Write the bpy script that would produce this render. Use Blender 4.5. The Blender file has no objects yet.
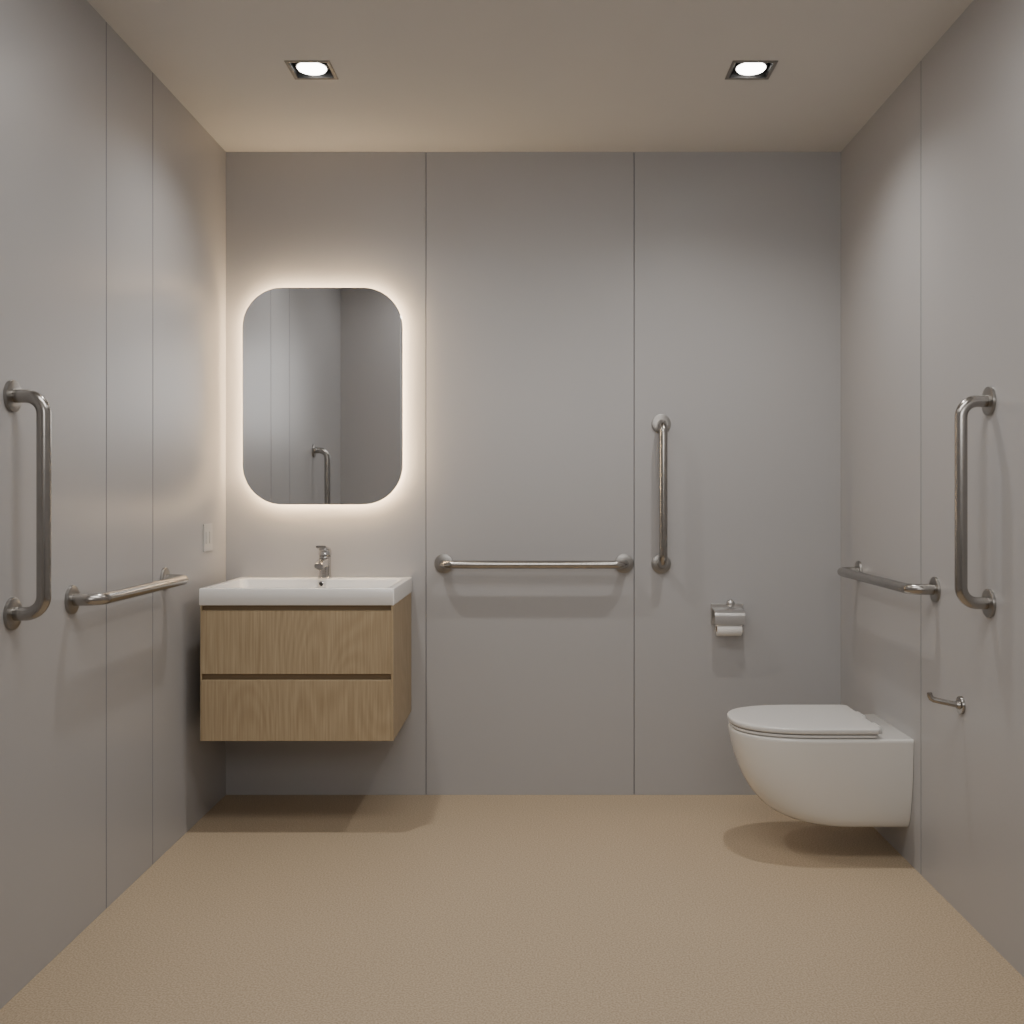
import bpy, bmesh, math
from mathutils import Vector, Matrix
PI = math.pi
scn = bpy.context.scene
COL = scn.collection

# ------------------------------------------------------------ dimensions (m): back wall is y=0, camera looks +y
XL, XR, H = -1.225, 1.166, 2.50
YREAR = -4.7
CAMZ = 1.166

# ------------------------------------------------------------ materials
def new_mat(name):
    m = bpy.data.materials.new(name); m.use_nodes = True
    nt = m.node_tree
    return m, nt, nt.nodes['Principled BSDF']

def simple(name, col, rough=.5, metal=0., var=.0, scale=8., bump=0., bscale=200., coat=0., emis=None, estr=0.):
    m, nt, b = new_mat(name)
    b.inputs['Roughness'].default_value = rough
    b.inputs['Metallic'].default_value = metal
    if coat: b.inputs['Coat Weight'].default_value = coat; b.inputs['Coat Roughness'].default_value = .08
    tc = nt.nodes.new('ShaderNodeTexCoord')
    n = nt.nodes.new('ShaderNodeTexNoise'); n.inputs['Scale'].default_value = scale
    nt.links.new(tc.outputs['Object'], n.inputs['Vector'])
    r = nt.nodes.new('ShaderNodeValToRGB')
    r.color_ramp.elements[0].position = .3; r.color_ramp.elements[1].position = .7
    r.color_ramp.elements[0].color = tuple(c*(1-var) for c in col)+(1,)
    r.color_ramp.elements[1].color = tuple(min(1, c*(1+var)) for c in col)+(1,)
    nt.links.new(n.outputs['Fac'], r.inputs['Fac']); nt.links.new(r.outputs['Color'], b.inputs['Base Color'])
    if bump:
        n2 = nt.nodes.new('ShaderNodeTexNoise'); n2.inputs['Scale'].default_value = bscale
        nt.links.new(tc.outputs['Object'], n2.inputs['Vector'])
        bp = nt.nodes.new('ShaderNodeBump'); bp.inputs['Strength'].default_value = bump; bp.inputs['Distance'].default_value = .002
        nt.links.new(n2.outputs['Fac'], bp.inputs['Height']); nt.links.new(bp.outputs['Normal'], b.inputs['Normal'])
    if emis:
        b.inputs['Emission Color'].default_value = emis+(1,); b.inputs['Emission Strength'].default_value = estr
    return m

M_wall = simple('wall_panel', (.41, .405, .409), .32, var=.015, scale=1.5, bump=.03, bscale=60)
M_return = simple('added_return_tone', (.46, .45, .45), .6, var=.01, scale=1.5)  # raised tone for the added nib, whose mirror-facing side gets little light
M_seam = simple('seam_dark', (.15, .16, .19), .7)
M_ceil = simple('ceiling_paint', (.63, .62, .60), .9, var=.01, scale=3)
M_steel = simple('brushed_steel', (.38, .365, .345), .22, metal=1., var=.04, scale=30, bump=.03, bscale=500)
M_flange = simple('brushed_steel_disc', (.33, .32, .305), .33, metal=1., var=.04, scale=30, bump=.03, bscale=500)
M_chrome = simple('chrome', (.62, .61, .60), .14, metal=1.)
M_satin = simple('satin_chrome', (.60, .59, .58), .30, metal=1.)
M_ceramic = simple('white_ceramic', (.74, .73, .70), .18, coat=.5)
M_basin = simple('white_basin', (.84, .83, .81), .22, coat=.3)
M_lid = simple('white_seat_plastic', (.68, .675, .66), .28)
M_dark = simple('dark_recess', (.27, .195, .115), .7)
M_black = simple('downlight_black', (.02, .02, .02), .5)
M_trim = simple('downlight_trim', (.25, .24, .22), .35, metal=.6)
M_paper = simple('tissue_paper', (.80, .79, .77), .95, bump=.2, bscale=300)
M_card = simple('cardboard', (.35, .25, .16), .9, var=.1)
M_plastic = simple('white_plastic', (.52, .51, .50), .35)
M_mirror, _, b = new_mat('mirror_glass'); b.inputs['Metallic'].default_value = 1; b.inputs['Roughness'].default_value = .02
b.inputs['Base Color'].default_value = (.74, .75, .76, 1)
M_led = simple('led_strip', (.9, .85, .75), .6, emis=(1., .71, .41), estr=42)
M_lamp = simple('lamp_disc', (.9, .9, .9), .6, emis=(1., .96, .90), estr=14)

def floor_mat():
    m, nt, b = new_mat('speckled_vinyl')
    tc = nt.nodes.new('ShaderNodeTexCoord')
    n1 = nt.nodes.new('ShaderNodeTexNoise'); n1.inputs['Scale'].default_value = 210; n1.inputs['Detail'].default_value = 2
    v = nt.nodes.new('ShaderNodeTexVoronoi'); v.inputs['Scale'].default_value = 180
    for n in (n1, v): nt.links.new(tc.outputs['Object'], n.inputs['Vector'])
    r = nt.nodes.new('ShaderNodeValToRGB')
    r.color_ramp.elements[0].position = .34; r.color_ramp.elements[1].position = .66
    r.color_ramp.elements[0].color = (.365, .282, .190, 1); r.color_ramp.elements[1].color = (.545, .435, .305, 1)
    nt.links.new(n1.outputs['Fac'], r.inputs['Fac'])
    r2 = nt.nodes.new('ShaderNodeValToRGB')
    r2.color_ramp.elements[0].position = .10; r2.color_ramp.elements[1].position = .24
    r2.color_ramp.elements[0].color = (.78, .76, .74, 1); r2.color_ramp.elements[1].color = (1, 1, 1, 1)
    nt.links.new(v.outputs['Distance'], r2.inputs['Fac'])
    mx = nt.nodes.new('ShaderNodeMix'); mx.data_type = 'RGBA'; mx.blend_type = 'MULTIPLY'; mx.inputs[0].default_value = .8
    nt.links.new(r.outputs['Color'], mx.inputs[6]); nt.links.new(r2.outputs['Color'], mx.inputs[7])
    nt.links.new(mx.outputs[2], b.inputs['Base Color'])
    b.inputs['Roughness'].default_value = .55
    bp = nt.nodes.new('ShaderNodeBump'); bp.inputs['Strength'].default_value = .04; bp.inputs['Distance'].default_value = .001
    nt.links.new(n1.outputs['Fac'], bp.inputs['Height']); nt.links.new(bp.outputs['Normal'], b.inputs['Normal'])
    return m
M_floor = floor_mat()

def wood_mat(name, offset):
    m, nt, b = new_mat(name)
    L = nt.links.new
    tc = nt.nodes.new('ShaderNodeTexCoord')
    mp = nt.nodes.new('ShaderNodeMapping'); mp.inputs['Location'].default_value = offset; mp.inputs['Scale'].default_value = (1, 1, .26)
    L(tc.outputs['Object'], mp.inputs['Vector'])
    # cathedral figure: contour bands of a stretched noise field
    n = nt.nodes.new('ShaderNodeTexNoise'); n.inputs['Scale'].default_value = 4.0; n.inputs['Detail'].default_value = .6
    L(mp.outputs['Vector'], n.inputs['Vector'])
    mul = nt.nodes.new('ShaderNodeMath'); mul.operation = 'MULTIPLY'; mul.inputs[1].default_value = 170
    L(n.outputs['Fac'], mul.inputs[0])
    sn = nt.nodes.new('ShaderNodeMath'); sn.operation = 'SINE'; L(mul.outputs[0], sn.inputs[0])
    mr = nt.nodes.new('ShaderNodeMapRange'); mr.inputs[1].default_value = -1; mr.inputs[2].default_value = 1
    L(sn.outputs[0], mr.inputs[0])
    mp2 = nt.nodes.new('ShaderNodeMapping'); mp2.inputs['Scale'].default_value = (1, 1, .03); L(tc.outputs['Object'], mp2.inputs['Vector'])
    f = nt.nodes.new('ShaderNodeTexNoise'); f.inputs['Scale'].default_value = 170; f.inputs['Detail'].default_value = 4
    L(mp2.outputs['Vector'], f.inputs['Vector'])
    a = nt.nodes.new('ShaderNodeMix'); a.data_type = 'FLOAT'; a.inputs[0].default_value = .90
    L(mr.outputs[0], a.inputs[2]); L(f.outputs['Fac'], a.inputs[3])
    r = nt.nodes.new('ShaderNodeValToRGB')
    r.color_ramp.elements[0].position = .30; r.color_ramp.elements[1].position = .70
    r.color_ramp.elements[0].color = (.325, .240, .140, 1); r.color_ramp.elements[1].color = (.465, .365, .230, 1)
    L(a.outputs[0], r.inputs['Fac']); L(r.outputs['Color'], b.inputs['Base Color'])
    b.inputs['Roughness'].default_value = .5
    return m
M_wood = wood_mat('oak', (0, 0, 0))
M_wood2 = wood_mat('oak_lower', (.7, .3, 1.1))

# ------------------------------------------------------------ mesh helpers
def obj(name, bm, mats, parent=None, world=False, smooth=None):
    if world and parent is not None:
        bmesh.ops.translate(bm, verts=bm.verts, vec=-Vector(parent.location))
    bmesh.ops.recalc_face_normals(bm, faces=bm.faces)
    me = bpy.data.meshes.new(name); bm.to_mesh(me); bm.free()
    for m in (mats if isinstance(mats, (list, tuple)) else [mats]): me.materials.append(m)
    if smooth is not None:
        for p in me.polygons: p.use_smooth = True
        me.set_sharp_from_angle(angle=math.radians(smooth))
    o = bpy.data.objects.new(name, me); COL.objects.link(o)
    if parent is not None: o.parent = parent
    return o
def thing(name, label, cat, loc=(0, 0, 0), group=None):
    o = bpy.data.objects.new(name, None); COL.objects.link(o)
    o.empty_display_size = .05
    o.location = loc; o['label'] = label; o['category'] = cat
    if group: o['group'] = group
    return o
def box(bm, x0, x1, y0, y1, z0, z1, bev=0., seg=2, mi=0):
    t = bmesh.new(); bmesh.ops.create_cube(t, size=1)
    for v in t.verts:
        v.co = Vector(((x0+x1)/2+v.co.x*(x1-x0), (y0+y1)/2+v.co.y*(y1-y0), (z0+z1)/2+v.co.z*(z1-z0)))
    if bev: bmesh.ops.bevel(t, geom=t.edges[:], offset=bev, segments=seg, profile=.5, affect='EDGES')
    merge(bm, t, mi)
def merge(bm, t, mi=0):
    mp = {}
    for v in t.verts: mp[v] = bm.verts.new(v.co)
    for f in t.faces:
        nf = bm.faces.new([mp[v] for v in f.verts]); nf.material_index = mi
    t.free()
def loft(bm, rings, cap=True, mi=0, closed=False):
    vr = [[bm.verts.new(p) for p in r] for r in rings]
    n = len(vr[0])
    pairs = list(zip(vr, vr[1:])) + ([(vr[-1], vr[0])] if closed else [])
    for a, c in pairs:
        for i in range(n):
            f = bm.faces.new((a[i], a[(i+1) % n], c[(i+1) % n], c[i])); f.material_index = mi
    if cap and not closed:
        for r in (vr[0][::-1], vr[-1]):
            f = bm.faces.new(r); f.material_index = mi
def circ(c, r, ax, n=32):
    """ring of radius r around point c, normal to ax"""
    ax = Vector(ax).normalized()
    if abs(ax.z) < .9:
        u = Vector((0, 0, 1)).cross(ax).normalized()
    else: u = Vector((1, 0, 0))
    w = ax.cross(u)
    return [Vector(c)+u*(r*math.cos(2*PI*i/n))+w*(r*math.sin(2*PI*i/n)) for i in range(n)]
def lathe(bm, c, ax, prof, n=32, mi=0):
    """prof: list of (distance along axis, radius)"""
    ax = Vector(ax).normalized(); c = Vector(c)
    loft(bm, [circ(c+ax*d, max(r, 1e-4), ax, n) for d, r in prof], True, mi)
def tube(bm, pts, r, n=20, mi=0):
    rings = []
    pts = [Vector(p) for p in pts]
    t0 = (pts[1]-pts[0]).normalized()
    u = t0.orthogonal().normalized()
    for i, p in enumerate(pts):
        t = (pts[min(i+1, len(pts)-1)]-pts[max(i-1, 0)]).normalized()
        u = (u-t*u.dot(t)).normalized(); w = t.cross(u)
        rr = r[i] if isinstance(r, (list, tuple)) else r
        rings.append([p+u*(rr*math.cos(2*PI*k/n))+w*(rr*math.sin(2*PI*k/n)) for k in range(n)])
    loft(bm, rings, True, mi)
def rrect(w, h, r, n=10):
    pts = []
    for cx, cy, a0 in ((w/2-r, h/2-r, 0), (-w/2+r, h/2-r, PI/2), (-w/2+r, -h/2+r, PI), (w/2-r, -h/2+r, 1.5*PI)):
        for k in range(n+1):
            a = a0+PI/2*k/n
            pts.append((cx+r*math.cos(a), cy+r*math.sin(a)))
    return pts

# ------------------------------------------------------------ room shell
def struct(name, bm, mats):
    o = obj(name, bm, mats); o['kind'] = 'structure'; return o
T = .012
def panel_wall(name, axis, pos, sign, cuts, mats, G=.0015, rec=.006):
    """axis 'y': wall plane at y=pos, cuts along x; axis 'x': plane at x=pos, cuts along y. sign = outward direction"""
    bm = bmesh.new()
    for i, (a, c) in enumerate(zip(cuts, cuts[1:])):
        a2 = a+(G if i else 0); c2 = c-(G if i < len(cuts)-2 else 0)
        lo, hi = sorted((pos, pos+sign*T))
        if axis == 'y': box(bm, a2, c2, lo, hi, 0, H, .0004, 1, 0)
        else: box(bm, lo, hi, a2, c2, 0, H, .0004, 1, 0)
    lo, hi = sorted((pos+sign*rec, pos+sign*.10))
    if axis == 'y': box(bm, cuts[0], cuts[-1], lo, hi, 0, H, 0, 1, 1)
    else: box(bm, lo, hi, cuts[0], cuts[-1], 0, H, 0, 1, 1)
    return struct(name, bm, mats)
MW = [M_wall, M_seam]
panel_wall('wall_back', 'y', 0, 1, [XL, -.447, .362, XR], MW)
panel_wall('wall_left', 'x', XL, -1, [YREAR, -3.1, -1.10, -.753, 0], MW, G=.0030, rec=.0012)
panel_wall('wall_right', 'x', XR, 1, [YREAR, -3.2, -2.0, -.842, 0], MW, G=.0030, rec=.0012)
panel_wall('wall_rear', 'y', YREAR, -1, [XL, 0, XR], MW)
bm = bmesh.new(); box(bm, XL, -.858, -2.42, -2.38, 0, H, .001, 1); struct('added_wall_return', bm, M_return)  # added nib out of frame, darkens the right part of the mirror reflection
bm = bmesh.new(); box(bm, XL-.1, XR+.1, YREAR-.1, .1, -.1, 0); struct('floor', bm, M_floor)
# downlights positions & ceiling with real cut-outs
DL = [(-.719, -.772), (.659, -.772)]; DS = .132
bm = bmesh.new()
xs = sorted([XL-.1, XR+.1]+[x+s*DS/2 for x, _ in DL for s in (-1, 1)])
ys = [YREAR-.1, -.772-DS/2, -.772+DS/2, .1]
for i in range(len(xs)-1):
    for j in range(3):
        if j == 1 and i in (1, 3): continue
        box(bm, xs[i], xs[i+1], ys[j], ys[j+1], H, H+.1)
struct('ceiling', bm, M_ceil)

# ------------------------------------------------------------ downlights
def downlight(x, y, label):
    t = thing('recessed_downlight', label, 'ceiling light', (x, y, H), 'square recessed ceiling lights')
    s = DS/2
    bm = bmesh.new()   # flat square trim
    o_, i_ = s+.004, s-.007
    for a in ((-o_, o_, -o_, -i_), (-o_, o_, i_, o_), (-o_, -i_, -i_, i_), (i_, o_, -i_, i_)):
        box(bm, *a, -.003, -.0001, .001, 1)
    obj('trim', bm, M_trim, t)
    bm = bmesh.new()   # open black can
    k = s-.006; w = .003
    for a in ((-k, k, -k, -k+w), (-k, k, k-w, k), (-k, -k+w, -k+w, k-w), (k-w, k, -k+w, k-w)):
        box(bm, *a, -.002, .05)
    box(bm, -k, k, -k, k, .05, .055)
    obj('housing', bm, M_black, t)
    bm = bmesh.new()
    lathe(bm, (0, 0, .049), (0, 0, -1), [(0, .052), (.038, .052), (.043, .050), (.043, .046), (.040, .045)], 40)
    obj('bezel', bm, M_black, t, smooth=40)
    bm = bmesh.new()
    lathe(bm, (0, 0, .0085), (0, 0, -1), [(0, .046), (.004, .046), (.008, .043), (.0095, .03), (.010, .01)], 40)
    obj('lamp', bm, M_lamp, t, smooth=60)
    return t
downlight(*DL[0], 'square black recessed ceiling light above the mirror and vanity side')
downlight(*DL[1], 'square black recessed ceiling light above the toilet side')

# ------------------------------------------------------------ grab rails
def grab_rail(label, wall, c, length, vertical, group='stainless steel grab rails', stand=.075):
    t = thing('grab_rail', label, 'grab rail', c, group)
    rz = {'back': 0, 'left': PI/2, 'right': -PI/2}[wall]
    Rm = Matrix.Rotation(rz, 4, 'Z') @ (Matrix.Rotation(PI/2, 4, 'Y') if vertical else Matrix.Identity(4))
    t.rotation_euler = Rm.to_euler()
    L2 = length/2; R = .042; r = .0158
    pts = [(-L2, -.004, 0), (-L2, -(stand-R)*.5, 0)]
    for k in range(13):
        a = PI/2*k/12
        pts.append((-L2+R-R*math.cos(a), -(stand-R)-R*math.sin(a), 0))
    for f in (-.3, 0, .3): pts.append((L2*f, -stand, 0))
    for k in range(13):
        a = PI/2*(1-k/12)
        pts.append((L2-R+R*math.cos(a), -(stand-R)-R*math.sin(a), 0))
    pts += [(L2, -(stand-R)*.5, 0), (L2, -.004, 0)]
    bm = bmesh.new(); tube(bm, pts, r, 24); obj('rail', bm, M_steel, t, smooth=50)
    for s in (-1, 1):
        bm = bmesh.new()
        lathe(bm, (s*L2, 0, 0), (0, -1, 0), [(0, .0375), (.006, .0375), (.0072, .0370), (.0078, .0355), (.0085, .0160)], 40)
        obj('flange', bm, M_flange, t, smooth=30)
    return t
def mid(a, b_): return (a+b_)/2
grab_rail('long vertical steel grab rail on the left wall', 'left', (XL, -1.62, mid(1.395, .891)), .504, True)
grab_rail('horizontal steel grab rail on the left wall beside the vanity', 'left', (XL, -.987, .893), .662, False)
grab_rail('horizontal steel grab rail on the back wall between vanity and toilet', 'back', (-.027, 0, .900), .70, False)
grab_rail('slim vertical steel grab rail on the back wall above the paper holder', 'back', (.467, 0, 1.170), .544, True)
grab_rail('horizontal steel grab rail on the right wall above the toilet', 'right', (XR, -.597, .887), .73, False)
grab_rail('long vertical steel grab rail on the right wall', 'right', (XR, -1.328, mid(1.410, .885)), .525, True)

# ------------------------------------------------------------ backlit mirror
mx0, mx1, mz0, mz1 = -1.150, -.531, 1.128, 1.965
mc = ((mx0+mx1)/2, 0, (mz0+mz1)/2); mw, mh = mx1-mx0, mz1-mz0
t = thing('backlit_mirror', 'tall rounded rectangular mirror with a warm glowing edge above the basin', 'mirror', mc)
def rr_prism(bm, w, h, prof, r):
    """prof: list of (y, inset)"""
    loft(bm, [[Vector((px, y, pz)) for px, pz in rrect(w-2*i, h-2*i, r-i, 14)] for y, i in prof])
bm = bmesh.new(); rr_prism(bm, mw, mh, [(0, .05), (-.0345, .05)], .155); obj('backing', bm, M_plastic, t, smooth=40)
bm = bmesh.new()
prof = [(-.017, .024), (-.017, .010), (-.033, .010), (-.033, .024)]
loft(bm, [[Vector((px, y, pz)) for px, pz in rrect(mw-2*i, mh-2*i, .155-i, 14)] for y, i in prof], closed=True)
obj('light_strip', bm, M_led, t, smooth=40)
bm = bmesh.new(); rr_prism(bm, mw, mh, [(-.0365, .001), (-.0415, .001), (-.0425, .0025)], .155)
o = obj('glass', bm, M_mirror, t); o.rotation_euler = (.0034, 0, 0)   # the glass hangs a fraction of a degree out of plumb

# ------------------------------------------------------------ vanity cabinet
cx0, cx1 = -1.163, -.504; cyf = -.488; cz0, cz1 = .326, .789
t = thing('vanity_cabinet', 'wall hung light oak vanity cabinet with two drawers', 'cabinet', ((cx0+cx1)/2, 0, cz0))
bm = bmesh.new()
box(bm, cx0, cx0+.004, cyf, 0, cz0, cz1, .0005, 1); box(bm, cx1-.008, cx1, cyf, 0, cz0, cz1, .0008, 1)
box(bm, cx0+.004, cx1-.008, cyf+.02, 0, cz0, cz0+.016)
obj('body', bm, M_wood, t, world=True)
bm = bmesh.new(); box(bm, cx0+.0042, cx1-.0082, cyf+.0195, -.002, cz0+.0165, cz1-.0005); obj('carcass_rail', bm, M_dark, t, world=True)
for z0, z1, m in ((.5545, .771, M_wood), (cz0, .534, M_wood2)):
    bm = bmesh.new()
    box(bm, cx0+.0044, cx1-.0084, cyf, cyf+.019, z0, z1, .001, 1)
    obj('drawer', bm, m, t, world=True)

# ------------------------------------------------------------ basin
bx0, bx1, byf, bz0, bz1 = -1.167, -.501, -.492, .7892, .847
t = thing('washbasin', 'wide white rectangular washbasin on top of the oak vanity', 'sink', ((bx0+bx1)/2, -.246, bz0))
W, Dp = bx1-bx0, -byf-.0005
def rr3(w, d, r, z, oy=0): return [Vector((x, y+oy, z)) for x, y in rrect(w, d, r, 8)]
hh = bz1-bz0
oy = -.030
rings = [rr3(W-.004, Dp-.004, .003, 0), rr3(W, Dp, .004, .002), rr3(W, Dp, .004, hh-.003), rr3(W-.002, Dp-.002, .004, hh-.0008), rr3(W-.006, Dp-.006, .004, hh),
         rr3(W-.050, .375, .03, hh, oy), rr3(W-.056, .369, .03, hh-.003, oy), rr3(W-.064, .361, .034, hh-.036, oy),
         rr3(W-.08, .345, .045, hh-.046, oy), rr3(W-.16, .27, .06, hh-.048, oy)]
bm = bmesh.new(); loft(bm, rings); obj('bowl', bm, M_basin, t, smooth=45)
bm = bmesh.new(); lathe(bm, (0, oy, hh-.0478), (0, 0, 1), [(0, .026), (.002, .026), (.003, .022), (.0035, .01)], 32); obj('drain_plug', bm, M_chrome, t, smooth=40)
bm = bmesh.new(); lathe(bm, (0.0, oy+.1815, hh-.019), (0, -1, 0), [(0, .011), (.002, .011), (.003, .009)], 28)
lathe(bm, (0.0, oy+.1783, hh-.019), (0, -1, 0), [(0, .0075), (.0005, .007)], 28, 1)
obj('overflow_ring', bm, [M_chrome, M_black], t, smooth=40)

# ------------------------------------------------------------ faucet
t = thing('faucet', 'chrome single lever mixer tap standing on the white washbasin', 'tap', (-.828, -.055, bz1))
bm = bmesh.new()
lathe(bm, (0, 0, 0), (0, 0, 1), [(0, .0275), (.004, .0275), (.006, .024), (.03, .0225), (.075, .0225), (.084, .0235), (.086, .020)], 36)
obj('body', bm, M_chrome, t, smooth=40)
bm = bmesh.new()
secs = []
for y, z, w, h in ((-.012, .062, .036, .034), (-.03, .064, .036, .032), (-.07, .062, .035, .028), (-.105, .056, .034, .024), (-.115, .054, .031, .019)):
    secs.append([Vector((px, y, z+pz)) for px, pz in rrect(w, h, .007, 5)])
loft(bm, secs); obj('spout', bm, M_chrome, t, smooth=40)
bm = bmesh.new(); lathe(bm, (0, -.098, .047), (0, 0, -1), [(0, .011), (.006, .011), (.007, .009)], 24); obj('aerator', bm, M_steel, t, smooth=40)
bm = bmesh.new()
lathe(bm, (0, 0, .0865), (0, 0, 1), [(0, .022), (.002, .0245), (.018, .0245), (.022, .0215), (.023, .01)], 32)
secs = []
for y, z, w, h in ((.018, .110, .038, .012), (-.02, .114, .042, .012), (-.055, .120, .042, .011), (-.075, .124, .038, .009)):
    secs.append([Vector((px, y, z+pz)) for px, pz in rrect(w, h, h*.4, 4)])
loft(bm, secs); obj('lever', bm, M_chrome, t, smooth=40)

# ------------------------------------------------------------ toilet (wall hung, on right wall, bowl points to -x)
TY = -.592
t = thing('wall_hung_toilet', 'white wall hung toilet with a closed lid, mounted on the right wall', 'toilet', (XR, TY, .112))
def dshape(u0, u1, hw, a, z, n=28, back_r=0., e=2.45):
    """outline from u0 (wall side) to u1 (tip); u = distance from wall"""
    pts = []
    cu = u1-a
    for k in range(n+1):
        th = -PI/2+PI*k/n
        c, s = math.cos(th), math.sin(th)
        pu = cu+a*(abs(c)**(2/e)); pv = hw*math.copysign(abs(s)**(2/e), s)
        pts.append((pu, pv))
    br = max(back_r, 1e-3)
    for k in range(7):
        th = PI/2*k/6
        pts.append((u0+br-br*math.sin(th), hw-br+br*math.cos(th)))
    for k in range(7):
        th = PI/2*k/6
        pts.append((u0+br-br*math.cos(th), -hw+br-br*math.sin(th)))
    return [Vector((XR-pu, TY+pv, z)) for pu, pv in pts]
bm = bmesh.new()
prof = [  # z, tip reach, half width, nose length
    (.108, .285, .118, .13), (.1085, .310, .130, .15), (.112, .340, .141, .17), (.122, .375, .150, .19), (.138, .410, .158, .21), (.162, .443, .166, .225),
    (.20, .474, .174, .24), (.24, .498, .181, .25), (.28, .515, .186, .26), (.32, .528, .189, .265), (.36, .538, .191, .267), (.388, .542, .192, .268),
    (.396, .542, .192, .268), (.3995, .540, .190, .266), (.401, .535, .186, .262)]
loft(bm, [dshape(0.0005, u, hw, a, z) for z, u, hw, a in prof])
obj('bowl', bm, M_ceramic, t, world=True, smooth=50)
def slab(name, u0, u1, hw, a, z0, z1, r, mat, br=.02):
    bm = bmesh.new()
    rg = []
    for k in range(5):
        th = PI/2*k/4; ins = r*(1-math.sin(th))
        rg.append(dshape(u0+ins, u1-ins, hw-ins, a-ins*.5, z0+r*(1-math.cos(th)), back_r=br))
    for k in range(5):
        th = PI/2*k/4; ins = r*(1-math.cos(th))
        rg.append(dshape(u0+ins, u1-ins, hw-ins, a-ins*.5, z1-r+r*math.sin(th), back_r=br))
    rg.append(dshape(u0+.03, u1-.04, hw-.035, a-.03, z1+.0012, back_r=br))
    loft(bm, rg); return obj(name, bm, mat, t, world=True, smooth=50)
slab('seat', .105, .541, .187, .266, .4035, .4125, .003, M_lid)
slab('lid', .098, .545, .191, .269, .4155, .4340, .006, M_lid)
for s in (-1, 1):
    bm = bmesh.new(); lathe(bm, (XR-.084, TY+s*.085-.030, .4130), (0, 1, 0), [(0, .010), (.002, .0125), (.058, .0125), (.060, .010)], 24)
    obj('hinge', bm, M_lid, t, world=True, smooth=40)

# ------------------------------------------------------------ toilet paper holder on the back wall
t = thing('toilet_paper_holder', 'small chrome toilet paper holder with a cover flap on the back wall', 'paper holder', (.722, 0, .70))
bm = bmesh.new(); box(bm, -.062, .062, -.006, 0, -.035, .044, .002, 2); obj('backplate', bm, M_satin, t)
bm = bmesh.new(); lathe(bm, (0.012, -.0065, .046), (0, -1, 0), [(0, .015), (.012, .015), (.018, .013), (.022, .008)], 28)
obj('knob', bm, M_satin, t, smooth=40)
bm = bmesh.new()   # curved cover flap
outer = [(-.010, .026)]
for k in range(11):
    a = k/10*PI*.5
    outer.append((-.030-.044*math.sin(a), .026-.022*(1-math.cos(a))))
outer.append((-.0745, -.030))
th = .0025
inner = [(y+th*(.2 if i < 2 else .8), z-th) for i, (y, z) in enumerate(outer)][::-1]
inner[0] = (outer[-1][0]+th, outer[-1][1])
loft(bm, [[Vector((x, y, z)) for y, z in outer+inner] for x in (-.058, .058)])
bmesh.ops.triangulate(bm, faces=[f for f in bm.faces if len(f.verts) > 4])
obj('cover_flap', bm, M_satin, t, smooth=30)
bm = bmesh.new()
tube(bm, [(.054, -.0065, -.020), (.054, -.02, -.022), (.054, -.040, -.026), (.0535, -.045, -.034), (.051, -.046, -.040), (.045, -.046, -.042), (-.03, -.046, -.042), (-.052, -.046, -.042)], .0035, 14)
obj('arm', bm, M_chrome, t, smooth=40)
r = thing('toilet_roll', 'small white toilet paper roll hanging in the chrome holder', 'toilet roll', (.722, -.046, .658-.0065))
bm = bmesh.new()
prof = [(-.047, .012), (-.047, .0255), (-.0455, .027), (.0455, .027), (.047, .0255), (.047, .012)]
loft(bm, [circ((d, 0, 0), rr_, (1, 0, 0), 40) for d, rr_ in prof], closed=True)
obj('paper', bm, M_paper, r, smooth=50)
bm = bmesh.new()
prof = [(-.0475, .0100), (-.0475, .0119), (.0475, .0119), (.0475, .0100)]
loft(bm, [circ((d, 0, 0), rr_, (1, 0, 0), 32) for d, rr_ in prof], closed=True)
obj('cardboard_core', bm, M_card, r, smooth=50)

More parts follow.
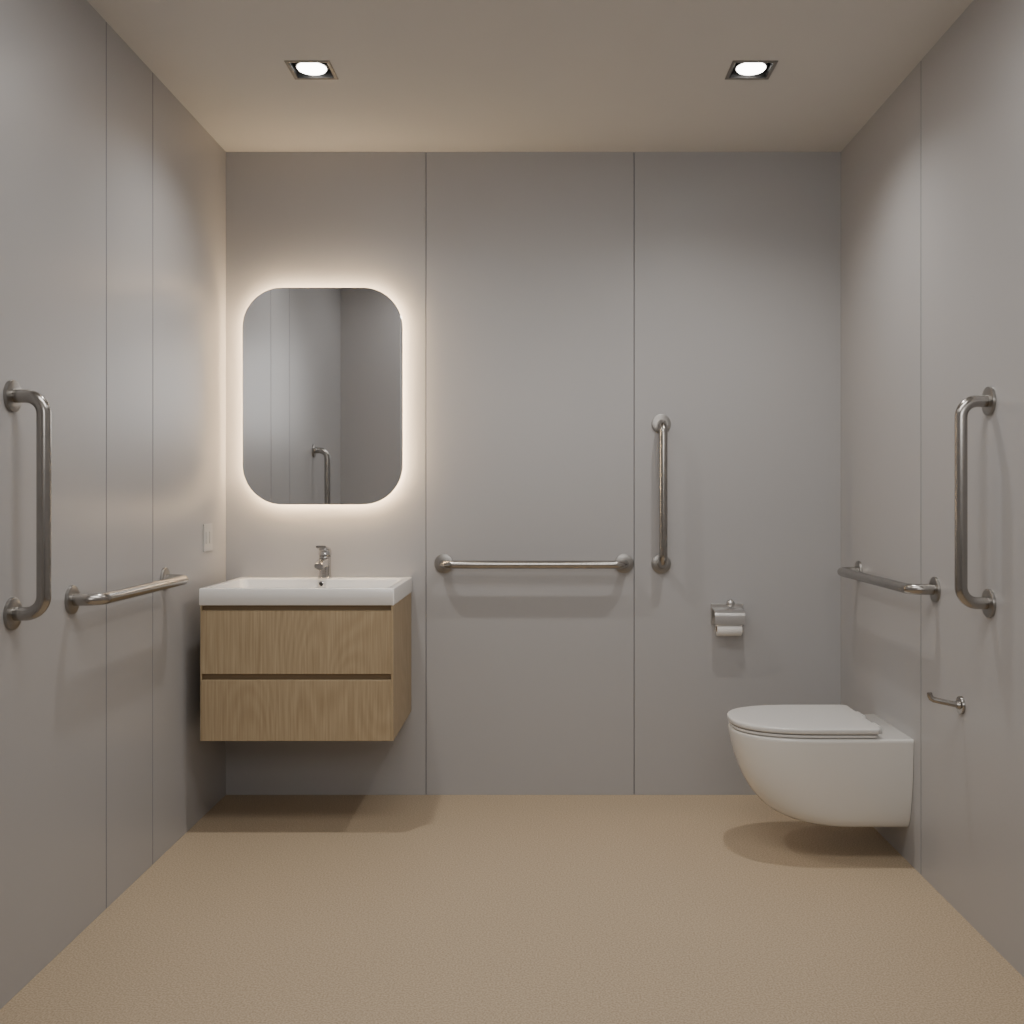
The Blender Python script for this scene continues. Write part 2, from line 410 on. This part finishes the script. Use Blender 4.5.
# ------------------------------------------------------------ small hook on the right wall
t = thing('wall_hook', 'small steel peg hook on the right wall in front of the toilet', 'hook', (XR, -1.15, .584))
bm = bmesh.new(); lathe(bm, (0, 0, 0), (-1, 0, 0), [(0, .025), (.006, .025), (.0075, .024), (.008, .012), (.016, .0095)], 32)
obj('flange', bm, M_steel, t, smooth=35)
bm = bmesh.new(); tube(bm, [(-.008, 0, 0), (-.03, .002, .004), (-.055, .006, .009), (-.074, .010, .013), (-.081, .012, .017), (-.084, .013, .024), (-.085, .013, .032)],
     [.008, .008, .008, .008, .008, .0078, .007], 18)
obj('peg', bm, M_steel, t, smooth=50)

# ------------------------------------------------------------ switch plate on the left wall
t = thing('light_switch', 'small pale double switch plate on the left wall near the mirror', 'switch', (XL, -.225, 1.010))
bm = bmesh.new(); box(bm, .0002, .005, -.048, .048, -.050, .050, .0015, 2); obj('plate', bm, M_plastic, t)
for s in (-1, 1):
    bm = bmesh.new(); box(bm, .0051, .0078, s*.020-.012, s*.020+.012, -.022, .022, .0012, 2); obj('rocker', bm, M_plastic, t)

# ------------------------------------------------------------ lights
def spot(x, y, z, e, size=2.5, blend=1., col=(1, .955, .90), rad=.04):
    d = bpy.data.lights.new('downlight_spot', 'SPOT'); d.energy = e; d.spot_size = size; d.spot_blend = blend; d.color = col; d.shadow_soft_size = rad
    o = bpy.data.objects.new('downlight_spot', d); o.location = (x, y, z); COL.objects.link(o); return o
for x, y in DL: spot(x, y, H-.008, 50)
def area(name, loc, e, sx, sy, rot=(0, 0, 0), col=(1, .965, .93)):
    d = bpy.data.lights.new(name, 'AREA'); d.shape = 'RECTANGLE'; d.size = sx; d.size_y = sy; d.energy = e; d.color = col
    o = bpy.data.objects.new(name, d); o.location = loc; o.rotation_euler = rot; COL.objects.link(o); return o
area('ceiling_fill', (0, -1.98, H-.02), 18, 1.5, .6)  # added soft fill below the ceiling, out of view, no fitting modelled
area('rear_fill', (.1, -4.55, 2.0), 21, 1.9, .8, (PI/2+.05, 0, 0))  # added fill behind the camera, brightens the whole room

w = bpy.data.worlds.new('world'); scn.world = w; w.use_nodes = True
w.node_tree.nodes['Background'].inputs[0].default_value = (.5, .48, .45, 1)
w.node_tree.nodes['Background'].inputs[1].default_value = .3

# ------------------------------------------------------------ camera
cd = bpy.data.cameras.new('camera'); cam = bpy.data.objects.new('camera', cd); COL.objects.link(cam)
cam.location = (0, -4, CAMZ); cam.rotation_euler = (PI/2, 0, 0)
cd.sensor_width = 36; cd.lens = 36*1028.8/1024
cd.shift_x = -29/1024; cd.shift_y = -17/1024
cd.clip_start = .02
scn.camera = cam
